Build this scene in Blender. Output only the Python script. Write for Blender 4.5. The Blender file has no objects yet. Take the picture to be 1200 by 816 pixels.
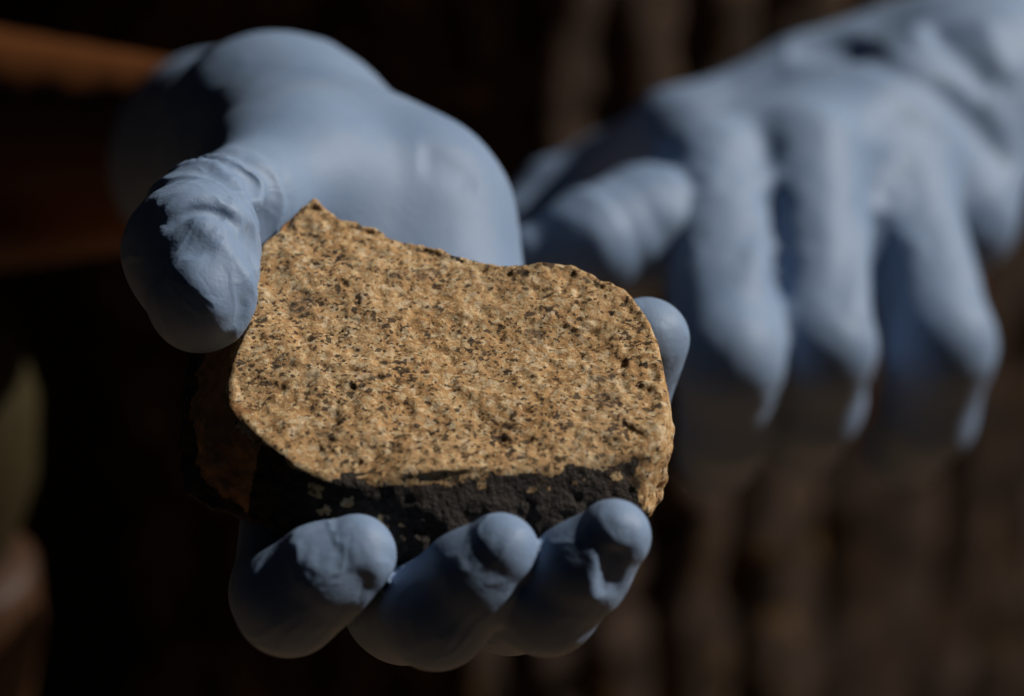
import bpy, math, random
import numpy as np
from mathutils import Vector

# ------------------------------------------------------------------ camera, world, sun, exposure
SC = bpy.context.scene
COL = SC.collection
PITCH = math.radians(30)
R_ = np.array([1.0, 0, 0])
U_ = np.array([0, math.sin(PITCH), math.cos(PITCH)])
F_ = np.array([0, math.cos(PITCH), -math.sin(PITCH)])
CAM = np.array([0, -0.433, 1.40])
cd = bpy.data.cameras.new('camera'); cam = bpy.data.objects.new('camera', cd); COL.objects.link(cam)
cam.location = CAM; cam.rotation_euler = (math.pi/2 - PITCH, 0, 0)
cd.sensor_width = 36; cd.lens = 108; cd.clip_start = 0.02; cd.clip_end = 100
cd.dof.use_dof = True; cd.dof.focus_distance = 0.499; cd.dof.aperture_fstop = 9.5
SC.camera = cam

SUN = np.array([0.75, 0.66, -0.07])            # towards the sun, camera frame (right, up, away)
SUN = SUN[0]*R_ + SUN[1]*U_ + SUN[2]*F_; SUN /= np.linalg.norm(SUN)
world = bpy.data.worlds.new('World'); SC.world = world; world.use_nodes = True
nt = world.node_tree; bg = nt.nodes['Background']
sky = nt.nodes.new('ShaderNodeTexSky'); sky.sky_type = 'NISHITA'; sky.sun_disc = False
sky.sun_elevation = math.asin(SUN[2]); sky.sun_rotation = math.atan2(SUN[0], SUN[1])
nt.links.new(sky.outputs[0], bg.inputs[0]); bg.inputs[1].default_value = 0.003
sl = bpy.data.lights.new('sun', 'SUN'); sl.energy = 4.2; sl.angle = math.radians(0.5); sl.color = (1, 0.96, 0.9)
so = bpy.data.objects.new('sun', sl); COL.objects.link(so)
so.rotation_euler = Vector(SUN).to_track_quat('Z', 'Y').to_euler(); so.location = (1, -1, 3)
SC.view_settings.view_transform = 'Standard'; SC.view_settings.look = 'None'
SC.view_settings.exposure = -0.1; SC.view_settings.gamma = 1.0

# ------------------------------------------------------------------ frames (millimetres)
FPX = 3600.0
def P(px, py, D): return np.array([(px-600)/FPX*D, (408-py)/FPX*D, D], float)
def to_world(p):
    p = np.asarray(p, float)*0.001
    return CAM + p[..., 0:1]*R_ + p[..., 1:2]*U_ + p[..., 2:3]*F_
ORG = P(530, 400, 500)
EU = np.array([1.0, 0, 0]); EV = np.array([0, 0.677, 0.736]); EW = np.array([0, 0.736, -0.677])
def Q(u, v, w): return ORG + u*EU + v*EV + w*EW       # frame of the rock's upper face

# ------------------------------------------------------------------ noise and mesh extraction
def _hash(ix, iy, iz, s):
    h = (ix*374761393 + iy*668265263 + iz*1274126177 + s*974711) & 0xffffffff
    h = ((h ^ (h >> 13))*1274126177) & 0xffffffff
    return ((h ^ (h >> 16)) & 0xffff)/32767.5 - 1.0
def noise(p, scale, seed=0):
    q = np.asarray(p)/scale; i = np.floor(q).astype(np.int64); f = q-i; f = f*f*f*(f*(f*6-15)+10)
    out = 0
    for dx in (0, 1):
        for dy in (0, 1):
            for dz in (0, 1):
                w = (f[..., 0] if dx else 1-f[..., 0])*(f[..., 1] if dy else 1-f[..., 1])*(f[..., 2] if dz else 1-f[..., 2])
                out = out + w*_hash(i[..., 0]+dx, i[..., 1]+dy, i[..., 2]+dz, seed)
    return out

def surfnet(f, h, org):
    """naive surface nets on a dense field"""
    neg = f < 0
    nx, ny, nz = f.shape
    corner = [(a, b, c) for a in (0, 1) for b in (0, 1) for c in (0, 1)]
    cnt = np.zeros((nx-1, ny-1, nz-1), np.int8)
    for a, b, c in corner: cnt += neg[a:nx-1+a, b:ny-1+b, c:nz-1+c]
    ci = np.argwhere((cnt > 0) & (cnt < 8))
    idx = -np.ones((nx-1, ny-1, nz-1), np.int64); idx[tuple(ci.T)] = np.arange(len(ci))
    acc = np.zeros((len(ci), 3)); num = np.zeros(len(ci))
    val = {c: f[ci[:, 0]+c[0], ci[:, 1]+c[1], ci[:, 2]+c[2]] for c in corner}
    for c in corner:
        for ax in range(3):
            if c[ax]: continue
            d = list(c); d[ax] = 1; d = tuple(d)
            va, vb = val[c], val[d]; m = (va < 0) != (vb < 0)
            t = va[m]/(va[m]-vb[m])
            pt = np.tile(np.array(c, float), (m.sum(), 1)); pt[:, ax] = t
            acc[m] += pt; num[m] += 1
    V = (ci + acc/num[:, None])*h + org
    faces = []
    for ax in range(3):
        b, c = [(1, 2), (2, 0), (0, 1)][ax]
        s0 = [slice(None)]*3; s1 = [slice(None)]*3; s0[ax] = slice(0, -1); s1[ax] = slice(1, None)
        n0, n1 = neg[tuple(s0)], neg[tuple(s1)]
        e = np.argwhere(n0 != n1)
        ok = (e[:, b] > 0) & (e[:, c] > 0) & (e[:, b] < f.shape[b]-1) & (e[:, c] < f.shape[c]-1)
        e = e[ok]; fl = n0[tuple(e.T)]
        q = []
        for db, dc in ((-1, -1), (0, -1), (0, 0), (-1, 0)):
            k = e.copy(); k[:, b] += db; k[:, c] += dc; q.append(idx[tuple(k.T)])
        q = np.stack(q, 1); q[~fl] = q[~fl][:, ::-1]; faces.append(q)
    return V, np.concatenate(faces)

def field_mesh(fn, lo, hi, h):
    """sparse evaluation: a coarse pass finds the band, only the band is sampled finely"""
    lo = np.array(lo, float); hi = np.array(hi, float); m = 4
    n = (np.ceil((hi-lo)/(h*m)).astype(int)+1)
    g = np.stack(np.meshgrid(*[np.arange(k) for k in n], indexing='ij'), -1)*h*m + lo
    fc = fn(g.reshape(-1, 3)).reshape(tuple(n))
    N = (n-1)*m+1
    big = np.repeat(np.repeat(np.repeat(fc, m, 0), m, 1), m, 2)[2:2+N[0], 2:2+N[1], 2:2+N[2]].copy()
    sel = np.argwhere(np.abs(big) < h*m*1.6)
    big[tuple(sel.T)] = fn(sel*h+lo)
    return surfnet(big, h, lo)

def subdivide(V, Fq):
    e = np.stack([Fq, np.roll(Fq, -1, 1)], -1).reshape(-1, 2); es = np.sort(e, 1)
    ue, inv = np.unique(es, axis=0, return_inverse=True); inv = inv.reshape(-1, 4)
    n = len(V); VE = V[ue].mean(1); VF = V[Fq].mean(1)
    iF = n+len(ue)+np.arange(len(Fq)); E = inv+n
    out = [np.stack([Fq[:, k], E[:, k], iF, E[:, k-1]], 1) for k in range(4)]
    return np.concatenate([V, VE, VF]), np.concatenate(out)

def project(fn, V, it=3, e=0.15, lim=1.5):
    for _ in range(it):
        f0 = fn(V); g = np.stack([fn(V+np.eye(3)[k]*e)-f0 for k in range(3)], 1)/e
        gg = np.maximum((g*g).sum(1), 0.05)
        V = V - np.clip(f0/gg, -lim, lim)[:, None]*g
    return V

def mesh_obj(name, V, Fc, mats, parent=None, base=None, smooth=True):
    base = np.zeros(3) if base is None else np.asarray(base, float)
    me = bpy.data.meshes.new(name)
    V = np.asarray(V, np.float32) - base.astype(np.float32); Fc = np.asarray(Fc)
    me.vertices.add(len(V)); me.vertices.foreach_set('co', V.ravel())
    nf, k = Fc.shape
    me.loops.add(nf*k); me.loops.foreach_set('vertex_index', Fc.ravel().astype(np.int32))
    me.polygons.add(nf); me.polygons.foreach_set('loop_start', (np.arange(nf)*k).astype(np.int32))
    me.polygons.foreach_set('use_smooth', np.full(nf, smooth)); me.update(calc_edges=True); me.validate()
    for m in (mats if isinstance(mats, (list, tuple)) else [mats]): me.materials.append(m)
    o = bpy.data.objects.new(name, me); COL.objects.link(o)
    if parent is not None: o.parent = parent
    else: o.location = base
    return o
def tag(o, label=None, cat=None, kind=None, group=None):
    for k, v in (('label', label), ('category', cat), ('kind', kind), ('group', group)):
        if v: o[k] = v
    return o

# ------------------------------------------------------------------ signed-distance shapes
def cone(a, b, ra, rb):
    a = np.asarray(a, float); b = np.asarray(b, float); ba = b-a; L = ba@ba
    def f(p):
        t = np.clip(((p-a)@ba)/L, 0, 1)
        return np.linalg.norm(p-a-t[:, None]*ba, axis=1) - (ra+(rb-ra)*t)
    return f
def ball(c, r): return cone(c, np.asarray(c, float)+[0, 0, 0.01], r, r)
def ellipsoid(c, r, rot=None):
    c = np.asarray(c, float); r = np.asarray(r, float)
    def f(p):
        q = (p-c) if rot is None else (p-c)@np.asarray(rot).T
        k0 = np.linalg.norm(q/r, axis=1); k1 = np.linalg.norm(q/(r*r), axis=1)
        return k0*(k0-1)/np.maximum(k1, 1e-6)
    return f
def smin(a, b, k):
    h = np.maximum(k-np.abs(a-b), 0)/k
    return np.minimum(a, b)-h*h*h*k/6
def union(fs, k):
    def f(p):
        d = fs[0](p)
        for g in fs[1:]: d = smin(d, g(p), k)
        return d
    return f
def chain(pts, k=3.0):
    return union([cone(pts[i][0], pts[i+1][0], pts[i][1], pts[i+1][1]) for i in range(len(pts)-1)], k)

def cast(fn, pix, D0=380.0, D1=1000.0):
    """where the view ray through each photo pixel meets the shape: used only to place folds"""
    pix = np.array(pix, float)
    d = np.stack([(pix[:, 0]-600)/FPX, (408-pix[:, 1])/FPX, np.ones(len(pix))], 1); n = np.linalg.norm(d, axis=1)
    t = np.full(len(pix), D0)
    for _ in range(160):
        t = np.minimum(t + 0.7*fn(d*t[:, None])/n, D1)
    return d*t[:, None], t < D1-1
def spline(pts, n=24):
    pts = np.array(pts, float)
    if len(pts) < 3: return np.stack([pts[0]+(pts[-1]-pts[0])*s for s in np.linspace(0, 1, n)])
    out = []; m = len(pts)-1
    q = np.vstack([2*pts[0]-pts[1], pts, 2*pts[-1]-pts[-2]])
    for s in np.linspace(0, m-1e-6, n):
        i = int(s); t = s-i; a, b, c, d = q[i:i+4]
        out.append(0.5*((2*b)+(-a+c)*t+(2*a-5*b+4*c-d)*t*t+(-a+3*b-3*c+d)*t**3))
    return np.array(out)

def with_folds(fn, folds):
    """folds: (pixel polyline, height mm, half width mm[, power]) pressed into the surface"""
    D = []
    for fo in folds:
        pix, a, s = fo[:3]; pw = fo[3] if len(fo) > 3 else 2.0
        pp = [pix[0], pix[0]] if len(pix) == 1 else pix
        c, ok = cast(fn, spline(pp, 20 if len(pix) > 1 else 2))
        c = c[ok]
        if len(c) < 2: continue
        D.append((c, a, s, pw, len(pix) == 1))
    def f(p):
        d = fn(p)
        for c, a, s, pw, dot in D:
            lo = c.min(0)-3.2*s; hi = c.max(0)+3.2*s
            m = np.all((p > lo) & (p < hi), axis=1)
            if not m.any(): continue
            q = p[m]; best = np.full(len(q), 1e9); par = np.zeros(len(q))
            for i in range(len(c)-1):
                ba = c[i+1]-c[i]; L = max(ba@ba, 1e-9)
                t = np.clip(((q-c[i])@ba)/L, 0, 1)
                dd = np.linalg.norm(q-c[i]-t[:, None]*ba, axis=1)
                up = dd < best; best = np.where(up, dd, best); par = np.where(up, (i+t)/(len(c)-1), par)
            env = np.ones(len(q)) if dot else np.minimum(1, np.minimum(par, 1-par)*5)**0.7
            d[m] -= a*env*np.exp(-(best/s)**pw)
        return d
    return f

def bone_folds(fn, specs):
    """gathers of thin glove round a bone: sharp crests, soft valleys, running round (ring) or along (long) it"""
    prep = []
    for mode, a, b, R, s0, w, A, lam, hel, thc, thw, seed in specs:
        a = np.asarray(a, float); b = np.asarray(b, float); L = np.linalg.norm(b-a); e = (b-a)/L
        ref = np.array([0, 0, -1.0]); ref = ref-(ref@e)*e; ref /= np.linalg.norm(ref); o = np.cross(e, ref)
        if o[0] < 0: o = -o
        prep.append((mode, a, e, L, ref, o, R, s0*L, w, A, lam, hel, thc, thw, seed))
    def f(p):
        d = fn(p)
        for mode, a, e, L, ref, o, R, s0, w, A, lam, hel, thc, thw, seed in prep:
            q = p-a; s = q@e
            m = np.abs(s-s0) < 2.6*w
            if not m.any(): continue
            q = q[m]; s = s[m]; x = q@ref; y = q@o; r = np.hypot(x, y); th = np.arctan2(y, x)
            n = noise(p[m], 9.0, seed)+0.5*noise(p[m], 4.0, seed+1)
            ph = (s+hel*th)/lam+0.35*n if mode == 'ring' else th*lam/(2*math.pi)+s/hel+0.3*n
            tri = np.abs(2*(ph-np.floor(ph))-1)
            dth = np.abs((th-thc+math.pi) % (2*math.pi)-math.pi)
            env = np.exp(-((s-s0)/w)**2)*np.exp(-(dth/thw)**2)*np.clip((R*1.45-r)/(0.3*R), 0, 1)
            d[m] -= A*env*(tri**1.8-0.35)*(0.75+0.5*noise(p[m], 13, seed+2))
        return d
    return f

# ------------------------------------------------------------------ material helpers
def mat(name):
    m = bpy.data.materials.new(name); m.use_nodes = True
    t = m.node_tree; b = t.nodes['Principled BSDF']
    return m, t, b
def nd(t, typ, **kw):
    n = t.nodes.new(typ)
    for k, v in kw.items():
        if k in n.inputs.keys(): n.inputs[k].default_value = v
        else: setattr(n, k, v)
    return n
def coords(t, scale=1000.0):
    c = nd(t, 'ShaderNodeTexCoord'); mp = nd(t, 'ShaderNodeMapping'); mp.inputs['Scale'].default_value = (scale,)*3
    t.links.new(c.outputs['Object'], mp.inputs['Vector']); return mp.outputs[0]
def ntex(t, co, scale, detail=4, rough=0.6, dist=0.0):
    n = nd(t, 'ShaderNodeTexNoise', Scale=scale, Detail=detail, Roughness=rough, Distortion=dist)
    t.links.new(co, n.inputs['Vector']); return n
def ramp(t, src, stops, interp='LINEAR'):
    r = nd(t, 'ShaderNodeValToRGB'); r.color_ramp.interpolation = interp
    while len(r.color_ramp.elements) < len(stops): r.color_ramp.elements.new(0.5)
    for e, (p, c) in zip(r.color_ramp.elements, stops):
        e.position = p; e.color = (c, c, c, 1) if not isinstance(c, tuple) else (*c, 1)
    t.links.new(src, r.inputs[0]); return r.outputs[0]
def mix(t, fac, a, b, mode='MIX'):
    m = nd(t, 'ShaderNodeMix', data_type='RGBA', blend_type=mode)
    for i, v in ((0, fac), (6, a), (7, b)):
        if isinstance(v, (int, float)): m.inputs[i].default_value = v
        elif isinstance(v, tuple): m.inputs[i].default_value = (*v, 1)
        else: t.links.new(v, m.inputs[i])
    return m.outputs[2]
def bump(t, src, b, strength, dist, chain_to=None):
    n = nd(t, 'ShaderNodeBump', Strength=strength, Distance=dist)
    t.links.new(src, n.inputs['Height'])
    if chain_to is not None: t.links.new(chain_to, n.inputs['Normal'])
    t.links.new(n.outputs[0], b.inputs['Normal']); return n.outputs[0]

def glove_material():
    m, t, b = mat('blue_nitrile'); co = coords(t)
    n1 = ntex(t, co, 0.05, 3); n2 = ntex(t, co, 1.6, 3, 0.55); n3 = ntex(t, co, 0.28, 3, 0.5)
    col = mix(t, ramp(t, n1.outputs[0], [(0.3, 0.0), (0.7, 1.0)]), (0.185, 0.262, 0.395), (0.225, 0.300, 0.425))
    t.links.new(col, b.inputs['Base Color'])
    b.inputs['Roughness'].default_value = 0.56; b.inputs['Specular IOR Level'].default_value = 0.32
    b.inputs['Subsurface Weight'].default_value = 0.25; b.inputs['Subsurface Radius'].default_value = (0.25, 0.5, 1.0); b.inputs['Subsurface Scale'].default_value = 0.002
    cr = ntex(t, co, 0.085, 2, 0.5, 0.5)
    line = ramp(t, cr.outputs[0], [(0.40, 0.0), (0.495, 1.0), (0.505, 1.0), (0.60, 0.0)])
    at = nd(t, 'ShaderNodeAttribute'); at.attribute_name = 'crease'
    lm = nd(t, 'ShaderNodeMath', operation='MULTIPLY'); t.links.new(line, lm.inputs[0]); t.links.new(at.outputs['Fac'], lm.inputs[1])
    a0 = bump(t, lm.outputs[0], b, 0.28, 0.0007)
    a = bump(t, n3.outputs[0], b, 0.15, 0.0006, a0); bump(t, n2.outputs[0], b, 0.6, 0.00012, a)
    return m
def stone_material():
    m, t, b = mat('broken_stone'); co = coords(t)
    big = ntex(t, co, 0.06, 3, 0.5); med = ntex(t, co, 0.38, 6, 0.66, 0.8); fin = ntex(t, co, 1.0, 5, 0.68, 0.6)
    off = nd(t, 'ShaderNodeMapping'); off.inputs['Location'].default_value = (31, 17, 5); t.links.new(co, off.inputs['Vector'])
    ob = off.outputs[0]; pal = ntex(t, ob, 0.62, 5, 0.62, 1.2); spk = ntex(t, ob, 0.85, 5, 0.62, 0.9); clu = ntex(t, ob, 0.13, 3, 0.6)
    nw = ntex(t, co, 0.6, 4, 0.65)
    sub = nd(t, 'ShaderNodeVectorMath', operation='MULTIPLY_ADD')
    t.links.new(nw.outputs['Color'], sub.inputs[0]); sub.inputs[1].default_value = (3.2, 3.2, 3.2); t.links.new(co, sub.inputs[2])
    base = mix(t, ramp(t, big.outputs[0], [(0.32, 0.0), (0.68, 1.0)]), (0.51, 0.285, 0.115), (0.56, 0.35, 0.17))
    base = mix(t, ramp(t, med.outputs[0], [(0.36, 1.0), (0.50, 0.0)]), base, (0.34, 0.185, 0.075))
    sb = nd(t, 'ShaderNodeVectorMath', operation='MULTIPLY_ADD')
    t.links.new(fin.outputs['Color'], sb.inputs[0]); sb.inputs[1].default_value = (1.1, 1.1, 1.1); t.links.new(ob, sb.inputs[2])
    def grains(scale, stops, cl):
        v = nd(t, 'ShaderNodeTexVoronoi', Scale=scale); t.links.new(sb.outputs[0], v.inputs['Vector'])
        r = nd(t, 'ShaderNodeSeparateColor'); t.links.new(v.outputs['Color'], r.inputs[0])
        ad = nd(t, 'ShaderNodeMath', operation='MULTIPLY_ADD'); t.links.new(clu.outputs[0], ad.inputs[0]); ad.inputs[1].default_value = cl
        sc = nd(t, 'ShaderNodeMath', operation='MULTIPLY'); t.links.new(r.outputs[0], sc.inputs[0]); sc.inputs[1].default_value = 0.6; t.links.new(sc.outputs[0], ad.inputs[2])
        return [ramp(t, ad.outputs[0], st) for st in stops]
    cl = 0.4
    pf, df = grains(2.0, [[(0.32, 0.9), (0.36, 0.0)], [(0.715, 0.0), (0.75, 0.9)]], cl)
    pg, dg = grains(1.0, [[(0.27, 0.75), (0.31, 0.0)], [(0.765, 0.0), (0.79, 0.85)]], cl)
    c1 = mix(t, pf, base, (0.64, 0.465, 0.25)); c1 = mix(t, pg, c1, (0.70, 0.54, 0.34))
    c2 = mix(t, ramp(t, fin.outputs[0], [(0.34, 0.6), (0.44, 0.0)]), c1, (0.14, 0.072, 0.028))
    c2 = mix(t, df, c2, (0.055, 0.033, 0.018)); c3 = mix(t, dg, c2, (0.040, 0.026, 0.017))
    dk = nd(t, 'ShaderNodeMath', operation='MAXIMUM'); t.links.new(df, dk.inputs[0]); t.links.new(dg, dk.inputs[1])
    # larger grey brown inclusions with broken dark rims
    v2 = nd(t, 'ShaderNodeTexVoronoi', Scale=0.13); t.links.new(sub.outputs[0], v2.inputs['Vector'])
    r2 = nd(t, 'ShaderNodeSeparateColor'); t.links.new(v2.outputs['Color'], r2.inputs[0])
    pk2 = ramp(t, r2.outputs[1], [(0.52, 0.0), (0.66, 1.0)])
    rim = ramp(t, v2.outputs['Distance'], [(0.08, 0.45), (0.18, 0.7), (0.24, 1.0), (0.32, 0.0)])
    brk = ramp(t, med.outputs[0], [(0.42, 1.0), (0.60, 0.1)])
    k1 = nd(t, 'ShaderNodeMath', operation='MULTIPLY'); t.links.new(pk2, k1.inputs[0]); t.links.new(rim, k1.inputs[1])
    k2 = nd(t, 'ShaderNodeMath', operation='MULTIPLY'); t.links.new(k1.outputs[0], k2.inputs[0]); t.links.new(brk, k2.inputs[1])
    c4 = mix(t, k2.outputs[0], c3, (0.075, 0.052, 0.038))
    t.links.new(c4, b.inputs['Base Color'])
    b.inputs['Roughness'].default_value = 0.75; b.inputs['Specular IOR Level'].default_value = 0.25
    a = bump(t, med.outputs[0], b, 0.55, 0.0009); a = bump(t, fin.outputs[0], b, 0.8, 0.0004, a)
    inv = nd(t, 'ShaderNodeMath', operation='SUBTRACT'); inv.inputs[0].default_value = 1; t.links.new(dk.outputs[0], inv.inputs[1])
    bump(t, inv.outputs[0], b, 0.7, 0.0004, a)
    return m
def crust_material():
    m, t, b = mat('black_crust'); co = coords(t)
    n1 = ntex(t, co, 0.35, 5, 0.65); n2 = ntex(t, co, 1.1, 4, 0.6); n3 = ntex(t, co, 0.12, 4, 0.7)
    v = nd(t, 'ShaderNodeTexVoronoi', Scale=1.2); t.links.new(co, v.inputs['Vector'])
    c = mix(t, n1.outputs[0], (0.018, 0.013, 0.010), (0.07, 0.051, 0.039))
    c = mix(t, ramp(t, n3.outputs[0], [(0.60, 0.0), (0.70, 0.8)]), c, (0.10, 0.05, 0.022))
    t.links.new(c, b.inputs['Base Color'])
    b.inputs['Roughness'].default_value = 0.7; b.inputs['Specular IOR Level'].default_value = 0.25
    a = bump(t, n1.outputs[0], b, 1.0, 0.0022); a = bump(t, n2.outputs[0], b, 0.9, 0.0008, a)
    return m
def knit_material():
    m, t, b = mat('brown_knit'); co = coords(t)
    n1 = ntex(t, co, 0.055, 3, 0.6); n2 = ntex(t, co, 0.5, 3, 0.6)
    c = mix(t, ramp(t, n1.outputs[0], [(0.35, 0.0), (0.6, 1.0)]), (0.016, 0.011, 0.008), (0.06, 0.039, 0.029))
    n4 = ntex(t, co, 0.075, 2, 0.5); 
    c = mix(t, ramp(t, n4.outputs[0], [(0.60, 0.0), (0.68, 0.8)]), c, (0.13, 0.073, 0.022))
    t.links.new(c, b.inputs['Base Color']); b.inputs['Roughness'].default_value = 0.95; b.inputs['Specular IOR Level'].default_value = 0.1
    bump(t, n2.outputs[0], b, 0.8, 0.002)
    return m
def plain(name, c1, c2, scale, rough=0.6, bd=0.0005):
    m, t, b = mat(name); co = coords(t); n = ntex(t, co, scale, 4, 0.6)
    t.links.new(mix(t, ramp(t, n.outputs[0], [(0.3, 0.0), (0.7, 1.0)]), c1, c2), b.inputs['Base Color'])
    b.inputs['Roughness'].default_value = rough; b.inputs['Specular IOR Level'].default_value = 0.3
    bump(t, n.outputs[0], b, 0.4, bd); return m
M_GLOVE = glove_material(); M_STONE = stone_material(); M_CRUST = crust_material(); M_KNIT = knit_material()
M_RUST = plain('rusty_stone', (0.30, 0.14, 0.055), (0.48, 0.26, 0.11), 0.5, 0.8, 0.0012)
M_SKIN = plain('brown_skin', (0.11, 0.036, 0.009), (0.14, 0.047, 0.012), 0.4, 0.5)
M_DARK = plain('dark_backdrop', (0.0022, 0.0016, 0.0014), (0.004, 0.003, 0.0025), 0.01, 0.95)  # near-black so the background's shade sits in the colour
M_GROUND = plain('brown_ground', (0.18, 0.10, 0.047), (0.225, 0.132, 0.066), 0.02, 0.95)
M_VASE = plain('olive_glaze', (0.024, 0.018, 0.005), (0.033, 0.024, 0.006), 0.05, 0.6)
M_WOOD = plain('orange_wood', (0.032, 0.011, 0.002), (0.045, 0.016, 0.003), 0.08, 0.6)

# ------------------------------------------------------------------ setting
def sheet(name, pts, m):
    o = mesh_obj(name, np.array(pts, float), np.array([[0, 1, 2, 3]]), m, smooth=False); o['kind'] = 'structure'; return o
sheet('ground', [(-3, -2, 0), (3, -2, 0), (3, 1.2, 0), (-3, 1.2, 0)], M_GROUND)
sheet('shade_backdrop', [(-1.2, 1.2, 0), (0.7, 1.2, 0), (0.7, 1.2, 1.5), (-1.2, 1.2, 1.5)], M_DARK)  # added sheet, its dark colour stands in for deep shade behind

# ------------------------------------------------------------------ the rock
TOP_PX = [(370, 239), (352, 246), (330, 258), (312, 282), (303, 310), (300, 345), (290, 385), (275, 418), (272, 446), (276, 470), (292, 497), (315, 520),
          (345, 540), (385, 553), (430, 559), (480, 560), (560, 553), (650, 546), (720, 537), (757, 531), (774, 522), (783, 500), (784, 475), (778, 435),
          (771, 400), (757, 370), (735, 344), (705, 326), (678, 314), (655, 310), (622, 310), (590, 305), (560, 299), (535, 296), (505, 283), (470, 272), (440, 262), (410, 257), (388, 248)]
BOT_PX = [(330, 330), (260, 360), (226, 400), (214, 450), (211, 500), (210, 550), (216, 578), (240, 592), (285, 608), (350, 634), (420, 655), (500, 664), (580, 660),
          (660, 648), (725, 630), (760, 606), (770, 585), (778, 550), (778, 500), (765, 455), (730, 420), (640, 395), (540, 370), (430, 340)]
TH = 20.0; MIDW = 11.0
def plane_uv(pix, w):
    out = []
    for px, py in pix:
        d = np.array([(px-600)/FPX, (408-py)/FPX, 1.0])
        s = ((ORG+w*EW)@EW)/(d@EW); q = d*s-ORG; out.append((q@EU, q@EV))
    return np.array(out)
def poly_sd(poly, X, Y):
    d = np.full(X.shape, 1e9); ins = np.zeros(X.shape, bool); n = len(poly)
    for i in range(n):
        a, b = poly[i], poly[(i+1) % n]; e = b-a
        t = np.clip(((X-a[0])*e[0]+(Y-a[1])*e[1])/(e@e), 0, 1)
        d = np.minimum(d, np.hypot(X-a[0]-t*e[0], Y-a[1]-t*e[1]))
        c = ((a[1] <= Y) != (b[1] <= Y))
        with np.errstate(divide='ignore', invalid='ignore'):
            xi = a[0]+(Y-a[1])*e[0]/(e[1] if e[1] != 0 else 1e-9)
        ins ^= c & (X < xi)
    return np.where(ins, -d, d)
def build_rock():
    pt = plane_uv(TOP_PX, 0.0); pb = plane_uv(BOT_PX, -MIDW)
    h = 0.42; lo = np.array([-50.0, -40, -26]); hi = np.array([44.0, 44, 4]); lo[1] = -46
    n = np.ceil((hi-lo)/h).astype(int)
    u = lo[0]+np.arange(n[0])*h; v = lo[1]+np.arange(n[1])*h; w = lo[2]+np.arange(n[2])*h
    X, Y = np.meshgrid(u, v, indexing='ij')
    st, sb = poly_sd(pt, X, Y), poly_sd(pb, X, Y)
    XY = np.stack([X, Y, X*0], -1)
    hill = 0.9*noise(XY, 17, 3)+0.45*noise(XY, 7, 4)                     # broken face is not quite flat
    ridge = np.exp(-(((X-pt[0][0])/5)**2+((Y-pt[0][1])/5)**2))*1.2
    hill = hill+ridge - 0.9*np.exp(-(((X+13)/9)**2+((Y-25)/5)**2))
    t = np.clip(-w/MIDW, 0, 1)
    d2 = st[:, :, None]*(1-t)+sb[:, :, None]*t - 0.8*np.sin(t*math.pi) + 0.85*np.clip(-w-MIDW, 0, 20)
    dz = np.maximum(w[None, None, :]-hill[:, :, None], -TH-1.0-w[None, None, :]+0*hill[:, :, None]-0.03*0)
    k = 1.1; f = np.maximum(d2, dz); hh = np.maximum(k-np.abs(d2-dz), 0)/k; f = f+hh*hh*hh*k/6
    sel = np.argwhere(np.abs(f) < 3.0); p = sel*h+lo
    topness = np.clip((p[:, 2]+2.5)/2.0, 0, 1)*(d2[tuple(sel.T)] < -1.0)
    fr = 0.6*noise(p, 4.3, 1)+0.5*noise(p, 2.0, 2)+0.35*noise(p, 1.05, 5)
    pit = np.clip(noise(p, 2.3, 8)-0.25, 0, 1)*1.1 + np.clip(noise(p, 1.3, 9)-0.3, 0, 1)*0.9
    tp = 0.20*noise(p, 3.1, 1)+0.20*noise(p, 1.5, 2)+0.22*noise(p, 0.9, 5)-pit*0.5
    back = np.clip((p[:, 1]-16)/10, 0, 1)*0.9*np.minimum(0, noise(p, 5.0, 12))
    fr *= 0.12+0.78*np.clip((-p[:, 2]-0.8)/4.5, 0, 1)
    fr += np.clip((p[:, 1]-6)/8, 0, 1)*(np.minimum(0.15, 0.5*noise(p, 5.0, 14))+0.3*noise(p, 2.2, 15)+0.15*noise(p, 1.1, 16)+0.5*np.exp(-((p[:, 0]-pt[0][0])/3.0)**2))*np.clip((p[:, 2]+6)/4, 0, 1)
    f[tuple(sel.T)] -= np.where(topness > 0.5, tp+back, fr)
    V, Fq = surfnet(f, h, lo)
    c = V[Fq].mean(1)
    a = V[Fq]; nrm = np.cross(a[:, 2]-a[:, 0], a[:, 3]-a[:, 1]); nrm /= np.linalg.norm(nrm, axis=1)[:, None]
    sd_c = st[np.clip(((c[:, 0]-lo[0])/h).astype(int), 0, n[0]-1), np.clip(((c[:, 1]-lo[1])/h).astype(int), 0, n[1]-1)]
    j = 1.2*noise(c, 5, 21)+0.9*noise(c, 2, 22)
    side = (c[:, 2] < -0.9+0.5*j) & ~((sd_c < -1.3) & (c[:, 2] > -3))
    left = c[:, 0] < -28+0.35*(c[:, 1]+18)
    lim = np.where(left, np.where(c[:, 1] < 6, -7.0-0.30*(c[:, 0]+40), -4.0)+1.6*j, 0.0)
    crust = side & (c[:, 2] < lim)
    crust &= ~((c[:, 0]+0.15*c[:, 2] > 29.0+0.9*j) & (c[:, 1] < 12) & (c[:, 2] > -20))
    crust &= ~((noise(c, 2.6, 31)+0.5*noise(c, 1.2, 32) > 0.80) & (c[:, 2] > -7))
    W = to_world(ORG + V[:, :1]*EU + V[:, 1:2]*EV + V[:, 2:]*EW)
    base = W.mean(0); base[2] = W[:, 2].min()
    root = bpy.data.objects.new('rock', None); COL.objects.link(root); root.location = base; root.empty_display_size = 0.02
    rust = side & ~crust & (c[:, 0] < -24)
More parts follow.
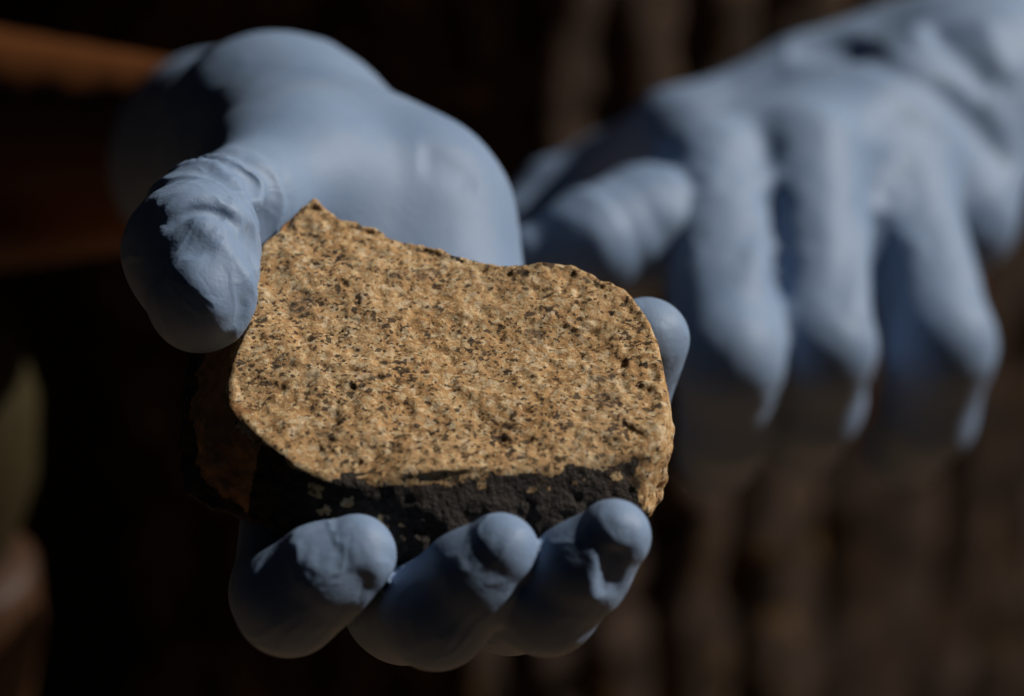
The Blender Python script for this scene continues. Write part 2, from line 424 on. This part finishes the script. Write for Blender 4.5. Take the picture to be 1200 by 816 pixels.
    for nm, mm, mk in (('broken_face', M_STONE, ~crust & ~rust), ('dark_crust', M_CRUST, crust), ('weathered_side', M_RUST, rust)):
        Fs = Fq[mk]; us, inv = np.unique(Fs, return_inverse=True)
        mesh_obj(nm, W[us], inv.reshape(-1, 4), mm, root, base)
    tag(root, 'tan speckled broken rock slab with black crusted edge held in the open gloved hand', 'rock')
    return root
build_rock()

# ------------------------------------------------------------------ the person
BASE = np.array([0.08, 0.545, 0.0])
person = bpy.data.objects.new('person', None); COL.objects.link(person); person.location = BASE; person.empty_display_size = 0.1
tag(person, 'person in brown ribbed sweater and pale blue gloves, one palm up holding a rock', 'person')

def bbox(pts, m): a = np.array(pts); return a.min(0)-m, a.max(0)+m

# --- glove on the holding hand
def holding_hand():
    idx = [(Q(-25, 12, -33), 10.5), (Q(-26.5, -32, -25.5), 8.8), (Q(-25, -45, -13.5), 8.3), (Q(-19.5, -43.5, -9), 7.7), (Q(-14.2, -42, -6.0), 6.1)]
    mid = [(Q(-9, 12, -34), 10.5), (Q(-8, -33, -28), 8.8), (Q(-2, -46.5, -14.8), 8.4), (Q(3.5, -44.5, -9), 7.8), (Q(7.8, -43, -4.6), 6.1)]
    rin = [(Q(10, 12, -34), 10.2), (Q(9.5, -32, -27), 8.4), (Q(15, -45, -14), 8.0), (Q(20.2, -43.5, -8), 7.5), (Q(25.2, -41.5, -2.6), 5.9)]
    away = np.array([0, 0, 1.0])
    for c in (idx, mid, rin):                          # finger tips close on the rock's front face
        for k, dz in ((1, 0.5), (2, 1.0), (3, 0.8), (4, 0.6)): c[k] = (c[k][0]+away*dz, c[k][1])
    pin = [(Q(17, 24, -40), 10.5), (Q(22, 8, -42), 8.8), (Q(28, 12, -28), 8.0), (Q(32.5, 16, -14), 7.2)]
    thb = [(Q(-25, 76, -30), 14), (Q(-32, 53, -13), 12.0), (Q(-42.5, 27, 3.0), 9.0), (Q(-43, 13, 8), 10.8), (Q(-40.5, 2, 8.0), 9.0)]
    wrist, cuff = P(326, 184, 606), P(262, 190, 706)
    fing = [chain(c, 3.0) for c in (idx, mid, rin, pin)]
    def fingers(p):
        d = fing[0](p)
        for g in fing[1:]: d = smin(d, g(p), 1.0)
        return d
    thumb = chain(thb, 5.0)
    palm = union([cone(Q(-26, 16, -33), Q(-26, 58, -30), 12.5, 14), cone(Q(-8, 16, -36), Q(-16, 70, -32), 12.5, 15),
                  cone(Q(3, 18, -41), Q(-9, 68, -30), 11, 15.5), cone(Q(10, 26, -45), Q(-7, 62, -35), 10, 14),
                  cone(Q(-30, 60, -19), Q(-27, 80, -33), 16.5, 17), cone(Q(-24, 78, -36), wrist, 18, 20.5), cone(Q(-9, 68, -30), wrist, 15, 19), cone(Q(-30, 60, -19), wrist, 14.5, 17), cone(wrist, cuff, 20.5, 26)], 16.0)
    def base(p): return smin(smin(palm(p), thumb(p), 5.0), fingers(p), 4.0)
    folds = [
        ([(300, 348), (286, 378), (266, 404)], 1.0, 1.4), ([(288, 352), (274, 384)], -0.4, 1.5),
        ([(224, 252), (254, 280), (282, 314), (300, 345)], 1.9, 1.9, 1.5), ([(205, 300), (228, 325), (250, 360), (258, 395)], 0.5, 2.6),
        ([(188, 256), (215, 240), (245, 237), (275, 247), (296, 270)], 1.5, 1.7, 1.5), ([(192, 268), (220, 252), (250, 250), (280, 266)], -1.0, 1.3),
        ([(311, 268)], -5.0, 4.0), ([(303, 285)], -4.0, 3.0),
        ([(490, 186), (525, 196), (560, 220)], -0.6, 3.6),
        ([(452, 655), (436, 690), (410, 716)], 0.45, 2.0), ([(612, 690), (600, 716), (580, 738)], 0.5, 2.0),
        ([(720, 640), (712, 700)], -1.0, 2.2, 3.0), ([(702, 640), (696, 672), (700, 704)], 0.4, 1.6),
    ]
    T = [q[0] for q in thb]
    bones = [
        ('ring', T[1], T[2], 12, 0.90, 8.0, 3.2, 7.0, -3.5, 0.0, 2.2, 70), ('ring', T[2], T[4], 11, 0.5, 8.0, 0.5, 4.0, -4.0, 0.3, 1.3, 73),
        ('long', T[2], T[4], 11, 0.75, 8.0, 0.8, 6, 60, 0.6, 1.2, 76), ('ring', wrist, cuff, 24, 0.2, 28, 2.6, 15, 6, -0.5, 2.2, 79),
    ]
    for k, (c, am) in enumerate(((idx, 0.2), (mid, 0.3), (rin, 0.2))):
        bones.append(('ring', c[2][0], c[4][0], 9, 0.25, 5.5, am, 8.0, -5.0, 0.6, 1.3, 82+3*k))
        bones.append(('ring', c[1][0], c[2][0], 10, 0.45, 5.0, 0.5, 4.5, 1.0, 0.0, 1.4, 92+3*k))
    full = with_folds(base, folds)
    full2 = bone_folds(full, bones)
    def detail(p): return full2(p) - 0.35*noise(p, 13, 40) - 0.03*noise(p, 5, 41)
    lo, hi = bbox([q[0] for c in (idx, mid, rin, pin, thb) for q in c]+[wrist, cuff], 30)
    V, Fq = field_mesh(base, lo, hi, 1.3)
    V, Fq = subdivide(V, Fq); V = project(detail, V)
    tips = [c[k][0] for c in (idx, mid, rin, pin) for k in (2, 3)]+[T[2], T[3], T[4]]
    dd = np.min([np.linalg.norm(V-q, axis=1) for q in tips], axis=0)
    return V, Fq, np.clip((22-dd)/8, 0.0, 1)
# --- glove on the other hand
def hanging_hand():
    wrist, cuff = P(1128, 112, 768), P(1245, 0, 850)
    m1 = [(P(830, 205, 694), 12.8), (P(852, 420, 654), 11.8), (P(852, 492, 668), 10.2), (P(842, 530, 686), 9.6)]
    m2 = [(P(940, 190, 700), 12.8), (P(960, 408, 668), 12.0), (P(955, 474, 682), 10.4), (P(942, 508, 702), 9.6)]
    m3 = [(P(1052, 225, 720), 12.8), (P(1102, 405, 690), 12.4), (P(1088, 484, 702), 10.8), (P(1062, 524, 718), 9.6)]
    m4 = [(P(800, 170, 752), 13.0), (P(710, 205, 775), 10.4), (P(648, 232, 775), 9.6), (P(612, 265, 768), 8.0)]
    th = [(P(900, 250, 760), 14), (P(806, 256, 708), 14.0), (P(754, 268, 680), 13.6), (P(690, 286, 670), 11.6), (P(626, 302, 668), 7.4)]
    def fingers(p, fing=[chain(c, 4.0) for c in (m1, m2, m3)], f4=chain(m4, 4.0)):
        d = fing[0](p)
        for g in fing[1:]: d = smin(d, g(p), 6.0)
        return smin(d, f4(p), 2.0)
    thumb = chain(th, 4.0)
    palm = union([cone(wrist, c[0][0]+np.array([0, 0, 3.0]), 20, 12.5) for c in (m1, m2, m3)] +
                 [cone(P(885, 195, 706), P(905, 310, 690), 10.5, 6.0), cone(P(995, 205, 712), P(1032, 315, 700), 10.5, 6.0), cone(wrist, P(1120, 255, 740), 21, 15), cone(P(1060, 85, 775), m4[0][0], 18, 13), cone(wrist, P(950, 115, 765), 19, 15), cone(wrist, cuff, 25, 30)], 10.0)
    def base(p): return smin(smin(palm(p), fingers(p), 9.0), thumb(p), 1.8)
    folds = [
        ([(925, 58), (1000, 58), (1075, 92), (1140, 140), (1188, 205)], -5.0, 4.5), ([(940, 85), (1010, 85), (1070, 120), (1120, 170)], 1.5, 6.0),
        ([(905, 215), (908, 280), (912, 350)], -2.4, 3.2), ([(1030, 250), (1036, 310), (1042, 370)], -2.4, 3.2),
        ([(892, 190), (898, 260), (880, 340)], 1.3, 3.4), ([(1015, 225), (1012, 300), (1004, 380)], 1.3, 3.4),
        ([(1090, 30), (1120, 62), (1160, 112)], -2.2, 3.5), ([(1150, 20), (1165, 60), (1190, 100)], 2.0, 4.0), ([(1070, 30), (1080, 62)], 1.8, 3.0),
    ]
    full = with_folds(base, folds)
    bones = [('ring', th[2][0], th[4][0], 11, 0.45, 9, 2.0, 7.0, 3.0, 0.2, 1.6, 100), ('ring', th[1][0], th[2][0], 13, 0.9, 7, 1.2, 8.0, 2.0, 0.0, 1.6, 103),
             ('ring', wrist, cuff, 30, 0.85, 34, 3.0, 20, 10, 0.0, 2.6, 106)]
    for k, c in enumerate((m1, m2, m3)):
        bones.append(('long', c[0][0], c[1][0], 13, 0.45, 24, 0.9, 4, 90+30*k, 0.0, 1.5, 110+3*k))
        bones.append(('ring', c[1][0], c[2][0], 12, 0.2, 6, 0.4, 6, 1.5, 0.2, 1.5, 120+3*k))
    full2 = bone_folds(full, bones)
    def detail(p): return full2(p) - 0.35*noise(p, 16, 50) - 0.15*noise(p, 6, 51)
    lo, hi = bbox([q[0] for c in (m1, m2, m3, m4, th) for q in c]+[wrist, cuff], 34)
    V, Fq = field_mesh(base, lo, hi, 1.5)
    V, Fq = subdivide(V, Fq); V = project(detail, V)
    return V, Fq, np.full(len(V), 0.4)
for hand, lab in ((holding_hand, 'glove on the palm-up hand under the rock'), (hanging_hand, 'blurred glove on the hand with fingers hanging down')):
    V, Fq, cw = hand()
    g = mesh_obj('glove', to_world(V), Fq, M_GLOVE, person, BASE); g['label'] = lab
    g.data.attributes.new('crease', 'FLOAT', 'POINT').data.foreach_set('value', cw.astype(np.float32))

# --- arms and body (skin), then the sweater over it; metres in world space from here
def cam_m(px, py, D): return to_world(P(px, py, D))*1000
def body():
    w1, c1, e1 = cam_m(318, 170, 625), cam_m(265, 182, 705), cam_m(-330, 168, 960)
    w2, c2, e2 = cam_m(1150, 85, 785), cam_m(1235, 5, 850), np.array([430, 420, 1230.0])
    s1, s2 = np.array([-105, 560, 1400.0]), np.array([275, 590, 1400.0])
    arms = union([cone(w1, c1, 15, 19), cone(c1, e1, 20, 50), cone(e1, s1, 42, 48), cone(w2, c2, 20, 24), cone(c2, e2, 25, 40), cone(e2, s2, 40, 48)], 20)
    torso = union([ellipsoid((85, 600, 900), (95, 80, 260)), ellipsoid((85, 600, 1230), (105, 80, 230)), cone((85, 600, 1400), (85, 600, 1500), 58, 54)], 60)
    def f(p): return smin(arms(p), torso(p), 30)
    return field_mesh(f, (-330, 150, 640), (480, 680, 1560), 7.0)
V, Fq = body()
V, Fq = subdivide(V, Fq)
b = mesh_obj('body', V*0.001, Fq, M_SKIN, person, BASE)

def sweater():
    nu, nz = 900, 270
    a = np.linspace(0, 2*math.pi, nu, endpoint=False); z = np.linspace(540, 1440, nz)
    A, Z = np.meshgrid(a, z, indexing='ij')
    sx = 230+8*np.sin((Z-700)/260); sy = 100+6*np.sin((Z-760)/200)
    sh = np.clip((Z-1330)/110, 0, 1); sx = sx*(1-0.45*sh**2); sy = sy*(1-0.4*sh**2)
    p3 = np.stack([A*150, Z*0.5, Z*0], -1)
    arc = A*146 + 5*noise(np.stack([A*150, Z, Z*0], -1), 90, 60)
    per = 2*math.pi*146/37
    rib = np.abs(np.cos(math.pi*arc/per))**0.7
    lump = noise(np.stack([np.cos(A)*160, np.sin(A)*160, Z], -1), 14, 61)*4.5+noise(np.stack([np.cos(A)*160, np.sin(A)*160, Z], -1), 30, 62)*4.5
    r = 1+(rib*11-6+lump)/150
    sq = lambda c: np.sign(c)*np.abs(c)**0.72
    X0 = sq(np.cos(A))*sx*r; Y0 = sq(np.sin(A))*sy*r; tw = math.radians(46)
    X = 62+X0*math.cos(tw)-Y0*math.sin(tw); Y = 612+X0*math.sin(tw)+Y0*math.cos(tw)
    V = np.stack([X, Y, Z], -1).reshape(-1, 3)*0.001
    i = np.arange(nu)[:, None]; j = np.arange(nz-1)[None]
    F = np.stack([i*nz+j, ((i+1) % nu)*nz+j, ((i+1) % nu)*nz+j+1, i*nz+j+1], -1).reshape(-1, 4)
    return V, F
V, Fq = sweater()
mesh_obj('sweater', V, Fq, M_KNIT, person, BASE)['label'] = 'blurred dark brown sweater with thick vertical ribs'

# ------------------------------------------------------------------ blurred things at the left edge
def lathe(name, prof, m, x, y, n=48):
    prof = np.array(prof); a = np.linspace(0, 2*math.pi, n, endpoint=False)
    V = np.stack([np.outer(np.cos(a), prof[:, 0])+x, np.outer(np.sin(a), prof[:, 0])+y, np.tile(prof[:, 1], (n, 1))], -1).reshape(-1, 3)
    k = len(prof); i = np.arange(n)[:, None]; j = np.arange(k-1)[None]
    F = np.stack([i*k+j, ((i+1) % n)*k+j, ((i+1) % n)*k+j+1, i*k+j+1], -1).reshape(-1, 4)
    return mesh_obj(name, V, F, m, None, (x, y, prof[0, 1]))
vc = to_world(P(-92, 520, 770)); top = to_world(P(-92, 712, 770))[2]
x0, y0 = vc[0], vc[1]
ped = lathe('pedestal', [(0.001, 0.0), (0.05, 0.0), (0.05, 0.03), (0.03, 0.05), (0.02, 0.1), (0.02, top-0.05), (0.026, top-0.02), (0.026, top-0.003), (0.023, top), (0.001, top)], M_WOOD, x0, y0)
tag(ped, 'blurred orange brown turned wooden pedestal under the olive vase', 'pedestal')
hv = 0.084
vs = lathe('vase', [(0.001, top), (0.016, top), (0.02, top+0.004), (0.028, top+hv*0.3), (0.030, top+hv*0.55), (0.0255, top+hv*0.8), (0.015, top+hv*0.95), (0.014, top+hv), (0.011, top+hv), (0.010, top+hv*0.9), (0.001, top+hv*0.85)], M_VASE, x0, y0)
tag(vs, 'blurred olive yellow rounded vase in dark background', 'vase')
